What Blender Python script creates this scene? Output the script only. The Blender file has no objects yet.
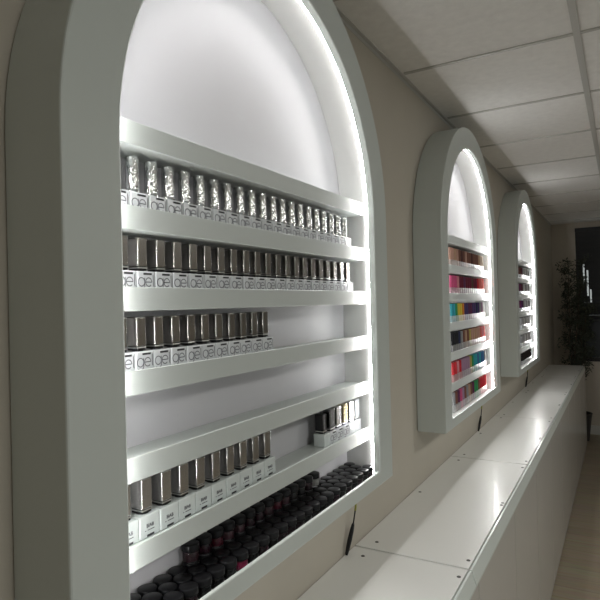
import bpy, bmesh, math, random
from mathutils import Vector, Matrix
random.seed(7)
S = bpy.context.scene
COL = S.collection
PI = math.pi

# ------------------------------------------------------------------ materials
def mat(name, col, rough=.5, metal=0., coat=0., spec=.5, trans=0., ior=1.45, emit=None, estr=0.,
        noise=0., nscale=8., bump=0., bscale=60., stretch=None):
    m = bpy.data.materials.new(name); m.use_nodes = True
    nt = m.node_tree; b = nt.nodes['Principled BSDF']
    b.inputs['Base Color'].default_value = (*col, 1)
    b.inputs['Roughness'].default_value = rough
    b.inputs['Metallic'].default_value = metal
    b.inputs['Coat Weight'].default_value = coat
    b.inputs['Coat Roughness'].default_value = .08
    b.inputs['Specular IOR Level'].default_value = spec
    b.inputs['Transmission Weight'].default_value = trans
    b.inputs['IOR'].default_value = ior
    if emit:
        b.inputs['Emission Color'].default_value = (*emit, 1)
        b.inputs['Emission Strength'].default_value = estr
    if noise or bump:
        tc = nt.nodes.new('ShaderNodeTexCoord'); mp = nt.nodes.new('ShaderNodeMapping')
        nt.links.new(tc.outputs['Object'], mp.inputs['Vector'])
        if stretch: mp.inputs['Scale'].default_value = stretch
    if noise:
        n = nt.nodes.new('ShaderNodeTexNoise'); n.inputs['Scale'].default_value = nscale
        n.inputs['Detail'].default_value = 5
        nt.links.new(mp.outputs['Vector'], n.inputs['Vector'])
        r = nt.nodes.new('ShaderNodeValToRGB')
        r.color_ramp.elements[0].position = .3; r.color_ramp.elements[1].position = .7
        r.color_ramp.elements[0].color = (*[c * (1 - noise) for c in col], 1)
        r.color_ramp.elements[1].color = (*[min(1, c * (1 + noise)) for c in col], 1)
        nt.links.new(n.outputs['Fac'], r.inputs['Fac'])
        nt.links.new(r.outputs['Color'], b.inputs['Base Color'])
    if bump:
        n2 = nt.nodes.new('ShaderNodeTexNoise'); n2.inputs['Scale'].default_value = bscale
        n2.inputs['Detail'].default_value = 3
        nt.links.new(mp.outputs['Vector'], n2.inputs['Vector'])
        bp = nt.nodes.new('ShaderNodeBump'); bp.inputs['Strength'].default_value = bump
        bp.inputs['Distance'].default_value = .004
        nt.links.new(n2.outputs['Fac'], bp.inputs['Height'])
        nt.links.new(bp.outputs['Normal'], b.inputs['Normal'])
    return m

def floor_mat():
    m = mat('oak_floor', (.3, .24, .18), .45)
    nt = m.node_tree; b = nt.nodes['Principled BSDF']
    tc = nt.nodes.new('ShaderNodeTexCoord'); mp = nt.nodes.new('ShaderNodeMapping')
    mp.inputs['Rotation'].default_value = (0, 0, 0)
    br = nt.nodes.new('ShaderNodeTexBrick')
    br.inputs['Color1'].default_value = (.40, .34, .25, 1); br.inputs['Color2'].default_value = (.47, .40, .30, 1)
    br.inputs['Mortar'].default_value = (.30, .245, .185, 1)
    br.inputs['Scale'].default_value = 1; br.inputs['Mortar Size'].default_value = .002
    br.inputs['Brick Width'].default_value = 1.3; br.inputs['Row Height'].default_value = .14
    n = nt.nodes.new('ShaderNodeTexNoise'); n.inputs['Scale'].default_value = 6; n.inputs['Detail'].default_value = 8
    mp2 = nt.nodes.new('ShaderNodeMapping'); mp2.inputs['Scale'].default_value = (.8, 9, 1)
    mx = nt.nodes.new('ShaderNodeMix'); mx.data_type = 'RGBA'; mx.blend_type = 'MULTIPLY'; mx.inputs['Factor'].default_value = .45
    L = nt.links.new
    L(tc.outputs['Object'], mp.inputs['Vector']); L(mp.outputs['Vector'], br.inputs['Vector'])
    L(tc.outputs['Object'], mp2.inputs['Vector']); L(mp2.outputs['Vector'], n.inputs['Vector'])
    L(br.outputs['Color'], mx.inputs['A']); L(n.outputs['Color'], mx.inputs['B'])
    L(mx.outputs['Result'], b.inputs['Base Color'])
    return m

M = dict(
    wall=mat('beige_wall_paint', (.53, .49, .42), .85, noise=.03, nscale=3, bump=.06, bscale=90),
    far=mat('beige_end_wall_paint', (.56, .51, .44), .85, noise=.03, nscale=3),
    tile=mat('mineral_ceiling_tile', (.86, .845, .82), .95, noise=.04, nscale=30, bump=.15, bscale=160),
    grid=mat('ceiling_grid_metal', (.52, .51, .48), .5),
    white=mat('white_lacquered_board', (.575, .615, .59), .38, noise=.012, nscale=4),
    back=mat('cool_white_back_board', (.56, .555, .58), .5, noise=.012, nscale=4),
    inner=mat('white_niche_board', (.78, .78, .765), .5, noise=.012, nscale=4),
    shelf=mat('white_lacquered_shelf', (.52, .555, .535), .38, noise=.012, nscale=4),
    top=mat('white_gloss_worktop', (.87, .87, .845), .32, coat=.1, noise=.01, nscale=3),
    strip=mat('pale_green_white_edge_band', (.78, .84, .81), .25, coat=.3),
    door=mat('white_gloss_door', (.62, .61, .585), .24, coat=.3, noise=.015, nscale=2),
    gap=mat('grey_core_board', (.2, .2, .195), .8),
    carc=mat('white_melamine', (.5, .5, .48), .6),
    screw=mat('grey_screw_cap', (.06, .055, .05), .4),
    added_lamp=mat('added_lamp_diffuser', (.9, .9, .9), .5, emit=(1, .97, .92), estr=3),
    led_in=mat('led_light_inward', (1, 1, 1), .5, emit=(1., .98, .99), estr=9),
    led=mat('led_light', (1, 1, 1), .5, emit=(1., .985, .97), estr=105),
    ring=mat('bright_silver_ring', (.8, .8, .78), .3, metal=1.),
    base=mat('white_plastic_bottle', (.70, .72, .74), .22, noise=.02, nscale=20),
    basel=mat('clear_white_gel_bottle', (.66, .71, .70), .2, coat=.3),
    chrome=mat('brushed_silver_cap', (.36, .345, .32), .22, metal=.95, bump=.06, bscale=150, stretch=(1, 1, .12)),
    hammer=mat('hammered_silver_cap', (.66, .67, .67), .14, metal=1., bump=1., bscale=120, stretch=(1, 1, .45)),
    bright=mat('bright_silver_cap', (.52, .51, .49), .24, metal=.92, bump=.06, bscale=150, stretch=(1, 1, .12)),
    gold=mat('pale_gold_cap', (.55, .47, .27), .2, metal=1.),
    steel=mat('dark_steel_cap', (.2, .2, .2), .22, metal=1.),
    paleg=mat('pale_grey_cap', (.62, .65, .68), .25),
    black=mat('black_plastic', (.008, .008, .009), .3),
    lid=mat('black_satin_lid', (.006, .006, .007), .3, spec=.3, noise=.1, nscale=40),
    ink=mat('black_ink', (.03, .03, .035), .6),
    inkg=mat('grey_ink', (.12, .12, .14), .6),
    acry=mat('clear_acrylic', (.95, .95, .95), .05, trans=1., ior=1.4),
    wire=mat('black_cable', (.012, .012, .012), .4),
    wirey=mat('yellow_green_sleeve', (.33, .34, .05), .5),
    leaf=mat('dark_olive_leaf', (.055, .066, .045), .5, noise=.3, nscale=9),
    bark=mat('brown_bark', (.07, .05, .035), .9, noise=.3, nscale=30),
    pot=mat('dark_grey_pot', (.05, .05, .05), .6, noise=.1, nscale=10),
    soil=mat('dark_soil', (.03, .022, .015), 1., noise=.4, nscale=60),
    frame=mat('black_window_frame', (.012, .012, .014), .4),
    slat=mat('black_blind_slat', (.06, .062, .066), .3),
    panel=mat('blue_grey_panel', (.035, .043, .052), .5),
    skirt=mat('white_baseboard_paint', (.6, .6, .57), .5),
    floor=floor_mat(),
)

# ------------------------------------------------------------------ mesh helpers
def obj(name, bm, m, parent=None, smooth=False, loc=None, bevel=0.):
    me = bpy.data.meshes.new(name)
    bmesh.ops.recalc_face_normals(bm, faces=bm.faces)
    bm.to_mesh(me); bm.free()
    for mm in (m if isinstance(m, (list, tuple)) else [m]): me.materials.append(mm)
    o = bpy.data.objects.new(name, me); COL.objects.link(o)
    if parent: o.parent = parent
    if loc: o.location = loc
    if smooth:
        for p in me.polygons: p.use_smooth = True
    if bevel:
        md = o.modifiers.new('bevel', 'BEVEL'); md.width = bevel; md.segments = 3
        md.limit_method = 'ANGLE'; md.angle_limit = math.radians(50)
    return o

def box(bm, x0, x1, y0, y1, z0, z1, mi=0):
    v = [bm.verts.new(p) for p in ((x0, y0, z0), (x1, y0, z0), (x1, y1, z0), (x0, y1, z0),
                                   (x0, y0, z1), (x1, y0, z1), (x1, y1, z1), (x0, y1, z1))]
    for f in ((3, 2, 1, 0), (4, 5, 6, 7), (0, 1, 5, 4), (1, 2, 6, 5), (2, 3, 7, 6), (3, 0, 4, 7)):
        q = bm.faces.new([v[i] for i in f]); q.material_index = mi
    return v

def BX(*a):
    bm = bmesh.new(); box(bm, *a); return bm

def lathe(bm, prof, n=20, c=(0, 0, 0), mi=0):
    rings = []
    for r, z in prof:
        if r < 1e-6: rings.append([bm.verts.new((c[0], c[1], c[2] + z))])
        else: rings.append([bm.verts.new((c[0] + r * math.cos(2 * PI * k / n), c[1] + r * math.sin(2 * PI * k / n), c[2] + z)) for k in range(n)])
    for a, b in zip(rings, rings[1:]):
        for k in range(n):
            j = (k + 1) % n
            if len(a) == 1 and len(b) == 1: continue
            if len(a) == 1: f = bm.faces.new((a[0], b[k], b[j]))
            elif len(b) == 1: f = bm.faces.new((a[k], a[j], b[0]))
            else: f = bm.faces.new((a[k], a[j], b[j], b[k]))
            f.material_index = mi
    return bm

def tube(bm, pts, rad, n=8):
    pts = [Vector(p) for p in pts]; rings = []
    if not isinstance(rad, (list, tuple)): rad = [rad] * len(pts)
    for i, p in enumerate(pts):
        t = (pts[min(i + 1, len(pts) - 1)] - pts[max(i - 1, 0)]).normalized()
        u = t.cross(Vector((0, 1, .3))).normalized(); w = t.cross(u)
        rings.append([bm.verts.new(p + (u * math.cos(2 * PI * k / n) + w * math.sin(2 * PI * k / n)) * rad[i]) for k in range(n)])
    for a, b in zip(rings, rings[1:]):
        for k in range(n):
            j = (k + 1) % n; bm.faces.new((a[k], a[j], b[j], b[k]))
    bm.faces.new(rings[0]); bm.faces.new(rings[-1][::-1])

def thing(name, label, cat, loc, group=None, rz=0.):
    o = bpy.data.objects.new(name, None); COL.objects.link(o)
    o.empty_display_size = .05
    o.location = loc; o.rotation_euler = (0, 0, rz); tag(o, label, cat, group); return o

def tag(o, label, cat, group=None):
    o['label'] = label; o['category'] = cat
    if group: o['group'] = group
    return o

def struct(name, bm, m, **k):
    o = obj(name, bm, m, **k); o['kind'] = 'structure'; return o

def dup(root, loc, label, group=None, swap=None, rz=None):
    r = root.copy(); COL.objects.link(r); r.location = loc; r['label'] = label
    if group: r['group'] = group
    if rz is not None: r.rotation_euler = (0, 0, rz)
    for ch in root.children:
        c = ch.copy(); COL.objects.link(c); c.parent = r
        if swap and ch.name.split('.')[0] in swap:
            c.data = c.data.copy(); c.data.materials[0] = swap[ch.name.split('.')[0]]
        for g in ch.children:
            d = g.copy(); COL.objects.link(d); d.parent = c
    return r

ONES = ['first', 'second', 'third', 'fourth', 'fifth', 'sixth', 'seventh', 'eighth', 'ninth', 'tenth', 'eleventh',
        'twelfth', 'thirteenth', 'fourteenth', 'fifteenth', 'sixteenth', 'seventeenth', 'eighteenth', 'nineteenth', 'twentieth']
def nth(i):
    if i < 20: return ONES[i]
    t = {2: 'twenty', 3: 'thirty'}
    if (i + 1) % 10 == 0: return {3: 'thirtieth', 4: 'fortieth'}[(i + 1) // 10]
    return t[(i + 1) // 10] + '-' + ONES[(i + 1) % 10 - 1]

# ------------------------------------------------------------------ layout (metres; floor at z = 0, left wall at x = 0)
CAMX, CAMZ = .77, 1.7003
HC, HK, DK = 2.6316, .9185, .378            # ceiling, worktop height, worktop depth
YE, YK, YB, XR = 7.85, 7.2, -2.2, 3.6       # end wall, counter end, rear wall, right wall
D, MG, W = .1249, .1015, 1.1976             # arch depth, frame width, arch width
ZB, ZS, LIP = 1.149, 1.9595, .043
R, RI, RB = W / 2, W / 2 - .1045, .5015
ARCH = (.4951, 2.3188, 4.1947)
SH = dict(A=2.005, B=1.867, C=1.735, D=1.600, E=1.462, F=1.3215)
ST = .039

# ------------------------------------------------------------------ the room
struct('floor', BX(-.1, XR + .1, YB - .1, YE + .1, -.1, 0), M['floor'])
struct('wall_left', BX(-.1, 0, YB, YE, 0, HC + .1), M['wall'])
struct('wall_rear', BX(-.1, XR + .1, YB - .1, YB, 0, HC + .1), M['wall'])
WX0, WX1, WZ0, WZ1 = .275, 1.55, .90, 2.566     # far window opening
bm = bmesh.new()
box(bm, -.1, WX0, YE, YE + .1, 0, HC + .1); box(bm, WX1, XR + .1, YE, YE + .1, 0, HC + .1)
box(bm, WX0, WX1, YE, YE + .1, 0, WZ0); box(bm, WX0, WX1, YE, YE + .1, WZ1, HC + .1)
struct('wall_far', bm, M['far'])
RY0, RY1, RZ0, RZ1 = -2.0, 3.2, .12, 2.5
bm = bmesh.new()
box(bm, XR, XR + .1, YB, RY0, 0, HC + .1); box(bm, XR, XR + .1, RY1, YE, 0, HC + .1)
box(bm, XR, XR + .1, RY0, RY1, 0, RZ0); box(bm, XR, XR + .1, RY0, RY1, RZ1, HC + .1)
struct('wall_right', bm, M['wall'])
# suspended ceiling: tiles sit just above the face of the grid
struct('ceiling', BX(-.1, XR + .1, YB - .1, YE + .1, HC + .002, HC + .1), M['tile'])
bm = bmesh.new()
for gx in (.6544, 1.2544, 1.8544, 2.4544, 3.0544):
    box(bm, gx - .012, gx + .012, YB, YE, HC - .004, HC + .003)
y = 2.2128 - .66 * 6
while y < YE:
    box(bm, .02, XR, y - .008, y + .008, HC - .003, HC + .003); y += .66
struct('trim_1', bm, M['grid'])
bm = bmesh.new()
box(bm, 0, .014, YB, YE, HC - .003, HC + .003); box(bm, 0, .0015, YB, YE, HC - .016, HC - .003)
struct('trim_2', bm, M['grid'])
struct('baseboard_far', BX(0, XR, YE - .016, YE, 0, .11), M['skirt'], bevel=.004)
# far window with frame and a venetian blind
wn = obj('window_1', (lambda b: (box(b, WX0, WX0 + .05, YE + .02, YE + .07, WZ0, WZ1), box(b, WX1 - .05, WX1, YE + .02, YE + .07, WZ0, WZ1),
        box(b, WX0 + .05, WX1 - .05, YE + .02, YE + .07, WZ1 - .05, WZ1), box(b, WX0 + .05, WX1 - .05, YE + .02, YE + .07, WZ0, WZ0 + .05), b)[-1])(bmesh.new()), M['frame'])
wn['kind'] = 'structure'
obj('lower_panel', BX(WX0 + .05, WX1 - .05, YE + .035, YE + .055, WZ0 + .05, 1.42), M['panel'], wn)
obj('transom', BX(WX0 + .05, WX1 - .05, YE + .025, YE + .065, 1.42, 1.47), M['frame'], wn)
struct('window_2', (lambda b: (box(b, XR + .02, XR + .08, RY0, RY0 + .05, RZ0, RZ1), box(b, XR + .02, XR + .08, RY1 - .05, RY1, RZ0, RZ1),
        box(b, XR + .02, XR + .08, RY0 + .05, RY1 - .05, RZ1 - .05, RZ1), box(b, XR + .02, XR + .08, RY0 + .05, RY1 - .05, RZ0, RZ0 + .05),
        box(b, XR + .02, XR + .08, .475, .525, RZ0 + .05, RZ1 - .05), b)[-1])(bmesh.new()), M['skirt'])
bl = thing('venetian_blind', 'black venetian blind on the dark window in the end wall', 'blind', (WX0, YE, WZ1))
obj('head_rail', BX(.0, WX1 - WX0, -.03, .005, -.05, -.002), M['frame'], bl)
bm = bmesh.new(); z = -.09
SLOTS = ((.078, .096, -.66, -.47), (.118, .137, -.83, -.50), (.150, .168, -.93, -.77))    # gaps where daylight shows through
while z > -1.14:
    cuts = [.012]
    for u0, u1, za, zb_ in SLOTS:
        if za < z < zb_: cuts += [u0, u1]
    cuts.append(WX1 - WX0 - .012)
    a = math.radians(60); h = .046
    p = [(-h * math.cos(a), z + h * math.sin(a)), (h * math.cos(a) * .2, z + .001), (h * math.cos(a), z - h * math.sin(a))]
    for x0, x1 in zip(cuts[::2], cuts[1::2]):
        for (ya, za), (yb, zb_) in zip(p, p[1:]):
            bm.faces.new([bm.verts.new(q) for q in ((x0, ya - .012, za), (x1, ya - .012, za), (x1, yb - .012, zb_), (x0, yb - .012, zb_))])
    z -= .08
o = obj('slats', bm, M['slat'], bl)
sd = o.modifiers.new('solid', 'SOLIDIFY'); sd.thickness = .0012
bm = bmesh.new()
for x in (.2, .62, 1.05): box(bm, x - .001, x + .001, -.014, -.012, -1.14, -.05)
obj('cord', bm, M['frame'], bl)
obj('bottom_rail', BX(.012, WX1 - WX0 - .012, -.03, -.004, -1.165, -1.145), M['frame'], bl)

# ------------------------------------------------------------------ counter: base cabinets under separate worktop panels
CUTS = [.49, 1.658, 2.829, 3.9355, 5.06, 6.13, YK]
wlab = ['white glossy worktop panel nearest the camera, at the bottom of the photo', 'white glossy worktop panel below the gap between near and middle arches',
        'white glossy worktop panel in front of the middle arch', 'white glossy worktop panel just before the far arch',
        'white glossy worktop panel below the far arch', 'white glossy worktop panel at the far end before the potted tree']
def dot(bm, x, y):
    lathe(bm, [(0, .0012), (.0052, .0012), (.0062, .0)], 12, (x, y, HK))
for i, (a, b) in enumerate(zip(CUTS, CUTS[1:])):
    t = thing('worktop_panel', wlab[i], 'worktop', (0, 0, 0), 'worktop panels')
    obj('top_board', BX(.002, DK - .0165, a + .005, b - .005, HK - .022, HK), M['top'], t, bevel=.0012)
    pf = [(DK - .0135, HK - .0015), (DK - .006, HK - .0015), (DK + .006, HK - .042), (DK + .006, HK - .05), (DK - .0135, HK - .05)]
    bm = bmesh.new(); va = [bm.verts.new((x, a + .003, z)) for x, z in pf]; vb = [bm.verts.new((x, b - .003, z)) for x, z in pf]
    bm.faces.new(va); bm.faces.new(vb[::-1])
    for q in range(5): bm.faces.new((va[q], va[(q + 1) % 5], vb[(q + 1) % 5], vb[q]))
    obj('front_edge', bm, M['strip'], t, bevel=.0015)
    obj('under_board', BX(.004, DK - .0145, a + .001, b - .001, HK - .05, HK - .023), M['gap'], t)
    mid = (a + b) / 2
    for (x, y) in ((.055, a + .056), (.349, a + .056), (.055, b - .058), (.349, b - .058), (.352, mid - .012), (.352, mid + .014), (.03, mid)):
        bm = bmesh.new(); dot(bm, x, y); obj('screw_cap', bm, M['screw'], t)
cy0 = .425 + .0
k = 0; UW = .64
while cy0 + UW * k < YK - .05:
    a = cy0 + UW * k; b = min(a + UW, YK)
    t = thing('base_cabinet', f'white gloss base cabinet, {nth(k)} from the camera under the worktop run', 'cabinet', (0, 0, 0), 'base cabinets of the counter')
    bm = bmesh.new()
    box(bm, .004, DK - .026, a + .001, a + .017, .0, HK - .051); box(bm, .004, DK - .026, b - .017, b - .001, .0, HK - .051)
    box(bm, .004, DK - .026, a + .017, b - .017, .06, .078); box(bm, .004, .012, a + .017, b - .017, .078, HK - .051)
    box(bm, .012, DK - .026, a + .017, b - .017, HK - .069, HK - .051)
    obj('carcass', bm, M['carc'], t)
    obj('door', BX(DK - .024, DK + .002, a + .0028, b - .0028, .012, HK - .056), M['door'], t)
    obj('plinth', BX(DK - .05, DK - .026, a + .017, b - .017, 0, .058), M['carc'], t)
    k += 1

# ------------------------------------------------------------------ arches
NA = 48
def path(r, zbot):
    p = [(-r, zbot), (-r, (zbot + ZS) / 2)]
    p += [(-r * math.cos(PI * k / NA), ZS + r * math.sin(PI * k / NA)) for k in range(NA + 1)]
    p += [(r, (zbot + ZS) / 2), (r, zbot)]
    return p
def ring(bm, po, pi_, x0, x1, closed=True):
    n = len(po)
    vs = [[bm.verts.new((x, y, z)) for (y, z) in p] for x in (x0, x1) for p in (po, pi_)]
    o0, i0, o1, i1 = vs
    for k in range(n if closed else n - 1):
        j = (k + 1) % n
        bm.faces.new((o1[k], o1[j], i1[j], i1[k])); bm.faces.new((o0[j], o0[k], i0[k], i0[j]))
        bm.faces.new((o0[k], o0[j], o1[j], o1[k])); bm.faces.new((i0[j], i0[k], i1[k], i1[j]))
    if not closed:
        for k in (0, -1): bm.faces.new((o0[k], o1[k], i1[k], i0[k]))

def arch(y0, label):
    t = thing('arched_display_cabinet', label, 'display cabinet', (0, y0 + R, ZB), 'arched wall cabinets')
    dz = -ZB
    sh = lambda p: [(y, z + dz) for y, z in p]
    c = .0035; loops = [(0, D - .02), (0, D - c), (c * .3, D - c * .3), (c, D)]
    loops = [(sh(path(R - q, ZB + q)), x) for q, x in loops] + [(sh(path(RI + q, ZB + LIP - q)), x) for q, x in loops[:0:-1]]
    loops += [(sh(path(RI, ZB + LIP)), D - .0065), (sh(path(RI, ZB + LIP - .0165)), D - .0075), (sh(path(RI, ZB + LIP - .0165)), D - .02)]
    bm = bmesh.new(); vs = [[bm.verts.new((x, y, z)) for y, z in p] for p, x in loops]; n = len(vs[0])
    for a, b in zip(vs, vs[1:] + vs[:1]):
        for k in range(n): j = (k + 1) % n; bm.faces.new((a[k], a[j], b[j], b[k]))
    obj('front_frame', bm, M['white'], t)
    bm = bmesh.new(); ring(bm, sh(path(R, ZB)), sh(path(R - .014, ZB + .014)), .003, D - .02)
    obj('outer_shell', bm, M['white'], t)
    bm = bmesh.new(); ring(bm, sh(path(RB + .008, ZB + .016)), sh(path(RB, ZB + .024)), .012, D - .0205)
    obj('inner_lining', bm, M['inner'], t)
    bm = bmesh.new(); p = sh(path(R - .016, ZB + .015))
    a = [bm.verts.new((.004, y, z)) for y, z in p]; b = [bm.verts.new((.0115, y, z)) for y, z in p]
    bm.faces.new(a); bm.faces.new(b[::-1])
    for k in range(len(p)): j = (k + 1) % len(p); bm.faces.new((a[k], a[j], b[j], b[k]))
    obj('back_panel', bm, M['back'], t)
    for n, z in SH.items():
        h = math.sqrt(RB ** 2 - max(0, z - ZS) ** 2) - .0008
        zz = z + dz
        prof = [(.0125, zz - .006), (.0825, zz - .006), (.0825, zz), (.088, zz), (.088, zz - ST), (.0125, zz - ST)]
        bm = bmesh.new()
        a = [bm.verts.new((x, -h, q)) for x, q in prof]; b = [bm.verts.new((x, h, q)) for x, q in prof]
        bm.faces.new(a); bm.faces.new(b[::-1])
        for k in range(6): j = (k + 1) % 6; bm.faces.new((a[k], a[j], b[j], b[k]))
        obj('shelf', bm, M['shelf'], t, bevel=.001)
    bm = bmesh.new()                                     # angled tape: a wedge whose sloping face lights inwards and outwards
    prof = [(sh(path(RB - r, ZB + .03)), x) for r, x in ((.0003, D - .0300), (.0048, D - .0262), (.0005, D - .0203))]
    vs = [[bm.verts.new((x, y, z)) for y, z in p] for p, x in prof]
    for k in range(len(vs[0]) - 1):
        bm.faces.new((vs[0][k], vs[0][k + 1], vs[1][k + 1], vs[1][k])).material_index = 2
        bm.faces.new((vs[1][k], vs[1][k + 1], vs[2][k + 1], vs[2][k])).material_index = 1
        bm.faces.new((vs[2][k], vs[2][k + 1], vs[0][k + 1], vs[0][k]))
    for k in (0, -1): bm.faces.new([v[k] for v in vs])
    obj('led_strip', bm, [M['white'], M['led'], M['led_in']], t)
    return t
arch(ARCH[0], 'large nearest white arched wall cabinet holding silver-capped bottles and black jars')
arch(ARCH[1], 'middle white arched wall cabinet filled with colourful bottles')
arch(ARCH[2], 'farthest white arched wall cabinet holding grey and white bottles')

# ------------------------------------------------------------------ bottles of the near arch
BW, BD, BH = .0420, .034, .034
def ribbon(bm, pts, w, x, closed=False):
    n = len(pts); L = []; Rr = []
    for i, (u, v) in enumerate(pts):
        a = pts[(i - 1) % n] if (closed or i) else pts[0]; b = pts[(i + 1) % n] if (closed or i < n - 1) else pts[-1]
        tx, ty = b[0] - a[0], b[1] - a[1]; l = math.hypot(tx, ty) or 1
        nx, ny = -ty / l * w / 2, tx / l * w / 2
        L.append(bm.verts.new((x, u + nx, v + ny))); Rr.append(bm.verts.new((x, u - nx, v - ny)))
    for i in range(n if closed else n - 1):
        j = (i + 1) % n; bm.faces.new((L[i], Rr[i], Rr[j], L[j]))
def gel_letters(w=.0016, s=1.):
    bm = bmesh.new(); x = BD / 2 + .0004; cz = .0155; r = .0072 * s
    g = -.0108; e = .0058; l = .0165
    circ = lambda c, a0, a1, n=20: [(c + r * math.cos(a0 + (a1 - a0) * k / n), cz + r * math.sin(a0 + (a1 - a0) * k / n)) for k in range(n + 1)]
    ribbon(bm, circ(g, 0, 2 * PI)[:-1], w, x, True)
    ribbon(bm, [(g + r, cz + r)] + [(g + r, cz - r * .9)] + [(g + r * math.cos(a), cz - r * .9 + r * .9 * math.sin(a)) for a in [-.4, -.9, -1.4, -1.9, -2.4]], w, x)
    ribbon(bm, circ(e, .0, 2 * PI - .75), w, x); ribbon(bm, [(e - r, cz), (e + r, cz)], w, x)
    ribbon(bm, [(l, cz + r * 1.75), (l, cz - r * .7), (l + .0012, cz - r)], w, x)
    return bm
def text_bm(body, size, x, u, v):
    cu = bpy.data.curves.new('txt', 'FONT'); cu.body = body; cu.size = size; cu.align_x = 'CENTER'; cu.offset = .0002
    to = bpy.data.objects.new('txt', cu); COL.objects.link(to)
    dg = bpy.context.evaluated_depsgraph_get(); me = bpy.data.meshes.new_from_object(to.evaluated_get(dg))
    bm = bmesh.new(); bm.from_mesh(me)
    for q in bm.verts: q.co = Vector((x, u + q.co.x, v + q.co.y))
    bpy.data.objects.remove(to); bpy.data.curves.remove(cu); bpy.data.meshes.remove(me)
    return bm
def rect(bm, x, u0, u1, v0, v1):
    bm.faces.new([bm.verts.new(q) for q in ((x, u0, v0), (x, u1, v0), (x, u1, v1), (x, u0, v1))])

def bottle(cap_r, cap_h, capm, basem, style, label, group, loc, base_h=BH, square=True, bw=BW):
    t = thing('gel_polish_bottle', label, 'bottle', loc, group)
    bm = BX(-BD / 2, BD / 2, -bw / 2, bw / 2, 0, base_h)
    bb = obj('bottle_body', bm, basem, t, bevel=.0022)
    bm = bmesh.new(); lathe(bm, [(0, base_h - .001), (cap_r * .9, base_h - .001), (cap_r * .9, base_h + .0012), (0, base_h + .0012)], 20)
    obj('neck', bm, M['black'], t)
    bm = bmesh.new(); z0 = base_h + .0012; z1 = base_h + cap_h
    lathe(bm, [(0, z0), (cap_r * .97, z0), (cap_r, z0 + .001), (cap_r, z0 + .0035), (cap_r * .95, z0 + .004), (cap_r * .95, z0 + .005), (cap_r, z0 + .0055),
               (cap_r * .97, z1 - .0025), (cap_r * .9, z1 - .0004), (0, z1)], 24)
    if square:
        bm.free(); bm = bmesh.new(); q = cap_r; box(bm, -q - .0035, q, -q, q, z0 + .0068, z1)
        o = obj('cap', bm, capm, t, bevel=.0022)
        bm = bmesh.new(); q *= .97; box(bm, -q - .0035, q, -q, q, z0 + .0036, z0 + .0058)
        obj('cap_ring', bm, M['ring'], o, bevel=.0006)
        bm = bmesh.new(); q *= .9; box(bm, -q - .0035, q, -q, q, z0, z0 + .0068)
        obj('cap_collar', bm, M['black'], t)
    else:
        o = obj('cap', bm, capm, t, smooth=True)
    o.data.set_sharp_from_angle(angle=math.radians(40)) if hasattr(o.data, 'set_sharp_from_angle') else None
    if style == 'gel':
        obj('lettering', gel_letters(), M['inkg'], bb)
        bm = bmesh.new(); rect(bm, BD / 2 + .0004, -.006, .0135, .0276, .0310); obj('shade_name', bm, M['ink'], bb)
    elif style == 'biab':
        bm = text_bm('BIAB', .0085, BD / 2 + .0004, 0, .0172)
        obj('lettering', bm, M['inkg'], bb)
        bm = bmesh.new()
        rect(bm, BD / 2 + .0004, -.006, .010, .0120, .0134); rect(bm, BD / 2 + .0004, -.012, -.009, .0120, .0134)
        obj('fine_print', bm, M['inkg'], bb)
        bm = bmesh.new(); rect(bm, BD / 2 + .0004, -.0075, .009, .0020, .0058); obj('shade_name', bm, M['ink'], bb)
    return t
XB = .0535
def row(n, y_first, pitch, z, proto, lab, group):
    for i in range(n):
        loc = (XB + random.uniform(-.0008, .0008), (y_first + pitch * i) * .989, z)
        rz = random.uniform(-.012, .012)
        L = lab(i)
        if i == 0: proto.location = loc; proto['label'] = L; proto['group'] = group; proto.rotation_euler.z = rz
        else: dup(proto, loc, L, group, rz=rz)
fl = .006
pB = bottle(.0118, .062, M['hammer'], M['base'], 'gel', '', '', (0, 0, 0), square=False)
row(21, .652, .0442, SH['B'] - fl, pB, lambda i: f'gel bottle with crinkled silver cap, {nth(i)} from left on near arch\'s highest filled shelf', 'crinkled silver bottles on the highest filled shelf')
pC = bottle(.0108, .058, M['chrome'], M['base'], 'gel', '', '', (0, 0, 0))
row(21, .6625, .0441, SH['C'] - fl, pC, lambda i: f'gel bottle with smooth silver cap, {nth(i)} from left on near arch\'s second filled shelf', 'silver bottles on the second filled shelf')
pD = bottle(.0108, .058, M['chrome'], M['base'], 'gel', '', '', (0, 0, 0))
row(11, .657, .0428, SH['D'] - fl, pD, lambda i: f'gel bottle with smooth silver cap, {nth(i)} from left on near arch\'s half-empty third filled shelf', 'silver bottles on the third filled shelf')
pF = bottle(.0120, .060, M['bright'], M['basel'], 'biab', '', '', (0, 0, 0), base_h=.038, bw=.0460)
row(10, .6556, .0472, SH['F'] - fl, pF, lambda i: f'clear based bottle with wide silver cap, {nth(i)} from left in near arch\'s lowest shelf group', 'wide silver bottles on the lowest shelf')
right = [(1.4056, 'steel', 'dark steel', 'gel'), (1.4480, 'bright', 'silver', 'gel'), (1.4904, 'gold', 'pale gold', 'gel'),
         (1.5328, 'bright', 'silver', 'none'), (1.5752, 'paleg', 'pale grey', 'none')]
names_r = ['dark steel capped bottle beside the black capped one on near arch\'s lowest shelf', 'silver capped bottle left of the pale gold capped one on near arch\'s lowest shelf',
           'pale gold capped bottle at the right of near arch\'s lowest shelf', 'silver capped bottle right of the pale gold capped one on near arch\'s lowest shelf',
           'pale grey capped white bottle last on the right of near arch\'s lowest shelf']
for (y, m, cn, st), L in zip(right, names_r):
    bottle(.0150, .060, M[m], M['base'], st, L, 'mixed bottles at the right of the lowest shelf', (XB, y * .989, SH['F'] - fl), base_h=.034, bw=.041)
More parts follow.
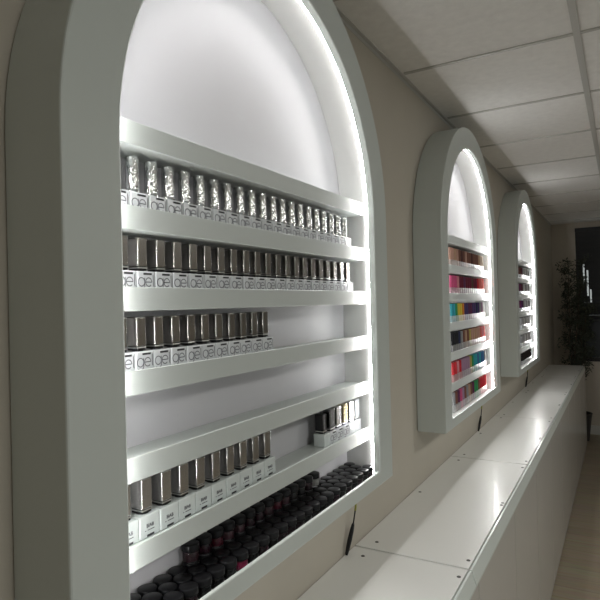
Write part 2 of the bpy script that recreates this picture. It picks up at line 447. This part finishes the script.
bottle(.0112, .052, M['black'], M['basel'], 'none', 'bottle with black cap standing left of the mixed bottles on near arch\'s lowest shelf', 'mixed bottles at the right of the lowest shelf', (XB, 1.352, SH['F'] - fl), base_h=.034, bw=.033)

# ------------------------------------------------------------------ jars in the near arch's bottom tray
def jar(label, group, loc, gel):
    t = thing('gel_jar', label, 'jar', loc, group)
    bm = bmesh.new(); r = .0155
    lathe(bm, [(0, 0), (r * .93, 0), (r, .002), (r, .0205), (r * .93, .022), (0, .022)], 20)
    jb = obj('jar_body', bm, M['acry'], t, smooth=True)
    bm = bmesh.new(); lathe(bm, [(0, .003), (r * .82, .003), (r * .86, .005), (r * .86, .0185), (0, .0185)], 16)
    obj('gel_fill', bm, gel, jb)
    bm = bmesh.new(); r = .0172
    lathe(bm, [(0, .0222), (r, .0222), (r, .0325), (r * .96, .0342), (r * .88, .0348), (0, .0346)], 24)
    o = obj('lid', bm, M['lid'], t, smooth=True)
    o.data.set_sharp_from_angle(angle=math.radians(40))
    return t
GEL = [mat('gel_' + n, c, .3) for n, c in (('black', (.006, .005, .006)), ('plum', (.03, .006, .015)), ('crimson', (.09, .006, .02)), ('rose', (.07, .03, .04)),
       ('magenta', (.40, .01, .09)), ('clear', (.42, .42, .40)))]
GN = ['black', 'plum', 'crimson', 'rose', 'magenta', 'clear']
pj = [jar('', '', (0, 0, 0), g) for g in GEL]
used = [0] * 6
def put_jar(kind, loc, label, group):
    if not used[kind]:
        used[kind] = 1; p = pj[kind]; p.location = loc; p['label'] = label; p['group'] = group
    else: dup(pj[kind], loc, label, group)
ZJ = ZB + .0245
rown = ['back', 'middle', 'front']
NJ = 26
for ri in range(3):
    x = (.0310, .0615, .0920)[ri]
    off = (0, .019, 0)[ri]
    for i in range(NJ + (0 if ri == 1 else 1)):
        y = ARCH[0] + R + RB - .0245 - off - .0385 * i
        kind = random.choice((0, 0, 0, 1, 1, 2)) if ri < 2 else random.choice((0, 0, 1))
        if ri == 2 and i == 17: kind = 4
        put_jar(kind, (x, y, ZJ), f'black-lidded jar, {nth(i)} from the right in the {rown[ri]} row of near arch\'s bottom tray', 'black-lidded jars in the bottom tray')
for i in range(14):
    y = ARCH[0] + R + RB - .0245 - .0385 * (6 + i)
    kind = 5 if i == 0 else random.choice((0, 1, 3, 2, 3, 1))
    put_jar(kind, (.0310, y, ZJ + .0349), f'black-lidded jar stacked on the back row, {nth(i)} of those from the right, near arch tray', 'black-lidded jars stacked on the back row')

# ------------------------------------------------------------------ small bottles of the middle and far arches
def small_bottle(basem, capm):
    bm = bmesh.new()
    box(bm, -.016, .016, -.0195, .0195, 0, .033)
    lathe(bm, [(0, .033), (.0168, .033), (.0172, .035), (.0165, .090), (.015, .0915), (0, .092)], 12, mi=1)
    me = bpy.data.meshes.new('polish_bottle'); bmesh.ops.recalc_face_normals(bm, faces=bm.faces); bm.to_mesh(me); bm.free()
    me.materials.append(basem); me.materials.append(capm); return me
CN = dict(nude=(.45, .26, .2), brown=(.17, .07, .05), cocoa=(.09, .035, .03), tan=(.42, .26, .17), beige=(.6, .5, .4),
          pink=(.55, .08, .2), rose=(.6, .22, .26), red=(.5, .02, .03), wine=(.13, .01, .03), coral=(.62, .14, .12),
          teal=(.03, .30, .36), green=(.03, .25, .08), yellow=(.65, .5, .05), orange=(.6, .2, .03), violet=(.06, .03, .12), plum=(.1, .02, .07),
          navy=(.02, .025, .07), black=(.01, .01, .013), grey=(.25, .25, .26), mauve=(.33, .2, .3), blue=(.04, .13, .3), gold=(.42, .33, .1), white=(.7, .7, .7), silver=(.4, .4, .42))
meshes = {}
def sm(c, light=False):
    if (c, light) not in meshes:
        cc = CN[c]; cm = mat('polish_' + c, cc, .25)
        bb = M['base'] if light else mat('label_' + c, tuple(.45 * v + .26 for v in cc), .35)
        meshes[c, light] = small_bottle(bb, cm)
    return meshes[c, light]
ROWS2 = dict(
    B='nude nude tan nude brown cocoa brown nude brown brown cocoa brown brown brown tan beige beige',
    C='pink pink pink rose wine wine plum wine wine wine cocoa wine wine red coral coral coral',
    D='teal teal green yellow yellow orange violet violet plum plum violet violet navy violet grey mauve white',
    E='black black black navy grey brown tan brown gold nude nude tan nude nude coral rose coral',
    F='red red rose red mauve mauve mauve mauve gold green teal teal blue teal blue blue grey',
    G='grey brown plum pink mauve brown grey tan brown plum green green brown red red red red')
ROWS3 = dict(
    B='cocoa cocoa plum grey silver grey white grey silver white grey silver', C='plum cocoa plum grey white silver grey grey white silver grey white',
    D='plum violet plum grey silver white grey silver white grey silver grey', E='silver silver grey white grey silver silver white grey white silver white',
    F='grey silver grey silver white grey silver white silver grey white silver', G='black black black black black black black black black black black black')
shn = dict(B='highest', C='second', D='third', E='fourth', F='fifth', G='bottom')
def fill(rows, y0, arch_name, pitch, first):
    for s, cols in rows.items():
        cs = cols.split(); z = (SH[s] - fl) if s != 'G' else ZJ
        n = len(cs)
        for i, c in enumerate(cs):
            y = first + pitch * i
            light = (arch_name == 'far' and s != 'G')
            o = bpy.data.objects.new('polish_bottle', sm(c, light)); COL.objects.link(o)
            o.location = (.058, y, z + .0002)
            tag(o, f'{c} capped small bottle, {nth(i)} from left on {arch_name} arch\'s {shn[s]} filled row', 'bottle', f'bottles on the {shn[s]} row of the {arch_name} arch')
fill(ROWS2, ARCH[1], 'middle', .0437, ARCH[1] + R + RB - .055 - .0437 * 16)
fill(ROWS3, ARCH[2], 'far', .0437, ARCH[2] + R + RB - .06 - .0437 * 11)

# ------------------------------------------------------------------ power leads hanging under the arches
def lead(y, label):
    t = thing('power_lead', label, 'cable', (0, y, 0), 'power leads under the arches')
    z0 = ZB - .001
    p = [(.022, .03, z0), (.022, .029, z0 - .09), (.020, .012, z0 - .14)]
    bm = bmesh.new(); tube(bm, p, .0024); obj('wire', bm, M['wire'], t, smooth=True)
    bm = bmesh.new(); tube(bm, [(.022, .029, z0 - .078), (.022, .0288, z0 - .09), (.0215, .025, z0 - .103)], .0034); obj('yellow_sleeve', bm, M['wirey'], t, smooth=True)['label'] = 'yellow-green sleeve'
    bm = bmesh.new()
    q0, q1 = Vector((.020, .0125, z0 - .138)), Vector((.010, -.024, HK + .003))
    tube(bm, [q0.lerp(q1, f) for f in (0, .06, .25, .5, .8, .95, 1)], [.003, .005, .0068, .0074, .0064, .005, .004], 12)
    obj('plug', bm, M['black'], t, smooth=True)
lead(1.600, 'black power lead with yellow sleeve hanging under the nearest arch')
lead(3.44, 'black power lead hanging under the middle arch')
lead(5.33, 'black power lead hanging under the farthest arch')

# ------------------------------------------------------------------ potted olive tree behind the counter
t = thing('potted_olive_tree', 'dark bushy potted tree standing behind the counter end by the window', 'potted tree', (.26, 7.50, 0))
bm = bmesh.new(); lathe(bm, [(0, 0), (.13, 0), (.165, .30), (.172, .32), (.155, .32), (.148, .28), (0, .28)], 32); obj('pot', bm, M['pot'], t)
bm = bmesh.new(); lathe(bm, [(0, .285), (.146, .285), (0, .292)], 24); obj('soil', bm, M['soil'], t)
bm = bmesh.new(); tips = []
for k in range(9):
    a = k * 2.4; pts = [Vector((.02 * math.cos(a), .02 * math.sin(a), .28))]
    H = 1.25 + .62 * random.random(); rr = .04 + .15 * random.random()
    for j in range(1, 9):
        f = j / 8; pts.append(Vector((rr * f * math.cos(a + f) * .9 + .02 * f + random.uniform(-.014, .014), rr * f * math.sin(a + f) + random.uniform(-.014, .014), .28 + H * f)))
    tube(bm, pts, [.011 * (1 - .8 * j / 8) for j in range(9)], 6)
    tips += pts[3:]
    for j in range(3, 9):
        for q in range(3):
            e = pts[j] + Vector((random.uniform(-.09, .13), random.uniform(-.13, .13), random.uniform(-.02, .13)))
            tube(bm, [pts[j], (pts[j] + e) / 2 + Vector((0, 0, .015)), e], [.003, .0022, .0012], 5); tips += [e, (pts[j] + e) / 2, e]
obj('trunk', bm, M['bark'], t)
bm = bmesh.new()
for k in range(4200):
    c = random.choice(tips) + Vector((random.gauss(0, .022), random.gauss(0, .022), random.gauss(0, .025)))
    if c.x < -.2 or c.x > .27 or c.y > .3 or c.y < -.28: continue
    L = random.uniform(.028, .05); w = L * .19
    mx = Matrix.Translation(c) @ Matrix.Rotation(random.uniform(0, 2 * PI), 4, 'Z') @ Matrix.Rotation(random.uniform(-.9, .9), 4, 'Y') @ Matrix.Rotation(random.uniform(-1, 1), 4, 'X')
    v = [bm.verts.new(mx @ Vector(p)) for p in ((0, 0, 0), (L * .35, w, .002), (L * .75, w * .8, .001), (L, 0, -.004), (L * .75, -w * .8, .001), (L * .35, -w, .002), (L * .5, 0, -.003))]
    for i in range(6): bm.faces.new((v[i], v[(i + 1) % 6], v[6]))
obj('foliage', bm, M['leaf'], t)

# ------------------------------------------------------------------ light
wd = bpy.data.worlds.new('world'); S.world = wd; wd.use_nodes = True
wd.node_tree.nodes['Background'].inputs['Color'].default_value = (.93, 1., .98, 1)
wd.node_tree.nodes['Background'].inputs['Strength'].default_value = .36
la = bpy.data.lights.new('window_portal', 'AREA'); la.shape = 'RECTANGLE'; la.size = RY1 - RY0; la.size_y = RZ1 - RZ0
la.cycles.is_portal = True
lo = bpy.data.objects.new('window_portal', la); COL.objects.link(lo)
lo.location = (XR + .09, (RY0 + RY1) / 2, (RZ0 + RZ1) / 2)
lo.rotation_euler = Vector((-1, 0, 0)).to_track_quat('-Z', 'Z').to_euler()

def added_ceiling_lamp(y, label):  # unseen fixture, added to brighten the counter and cabinet fronts from above
    t = thing('added_ceiling_light', label, 'ceiling light', (2.1544, y, HC - .012), 'added ceiling lights')
    bm = bmesh.new()
    box(bm, -.285, .285, -.285, -.265, 0, .008); box(bm, -.285, .285, .265, .285, 0, .008)
    box(bm, -.285, -.265, -.265, .265, 0, .008); box(bm, .265, .285, -.265, .265, 0, .008)
    obj('trim', bm, M['skirt'], t)
    obj('diffuser', BX(-.264, .264, -.264, .264, .002, .007), M['added_lamp'], t)
    l = bpy.data.lights.new('added_lamp', 'AREA'); l.size = .52; l.energy = LAMP_W; l.color = (1., .99, .94)
    o = bpy.data.objects.new('added_lamp', l); COL.objects.link(o); o.parent = t; o.location = (0, 0, -.004)
LAMP_W = 15
added_ceiling_lamp(.5628, 'added unseen square ceiling light across the room from the nearest arch')
added_ceiling_lamp(3.2028, 'added unseen square ceiling light across the room from the middle arch')
# ------------------------------------------------------------------ camera
cd = bpy.data.cameras.new('camera'); cam = bpy.data.objects.new('camera', cd); COL.objects.link(cam)
Rv = Vector((.86748156, .49684831, -.02484969)); U = Vector((.0253386, .00575735, .99966235)); F = Vector((-.49682361, .86781831, .00759504))
mw = Matrix((Rv, U, -F)).transposed().to_4x4(); mw.translation = (CAMX, 0, CAMZ)
cam.matrix_world = mw
cd.sensor_width = 36; cd.lens = 562.869 / 600 * 36; cd.clip_start = .02
S.camera = cam
S.view_settings.view_transform = 'Standard'; S.view_settings.look = 'None'
S.view_settings.exposure = 0; S.view_settings.gamma = 1; S.view_settings.use_curve_mapping = False
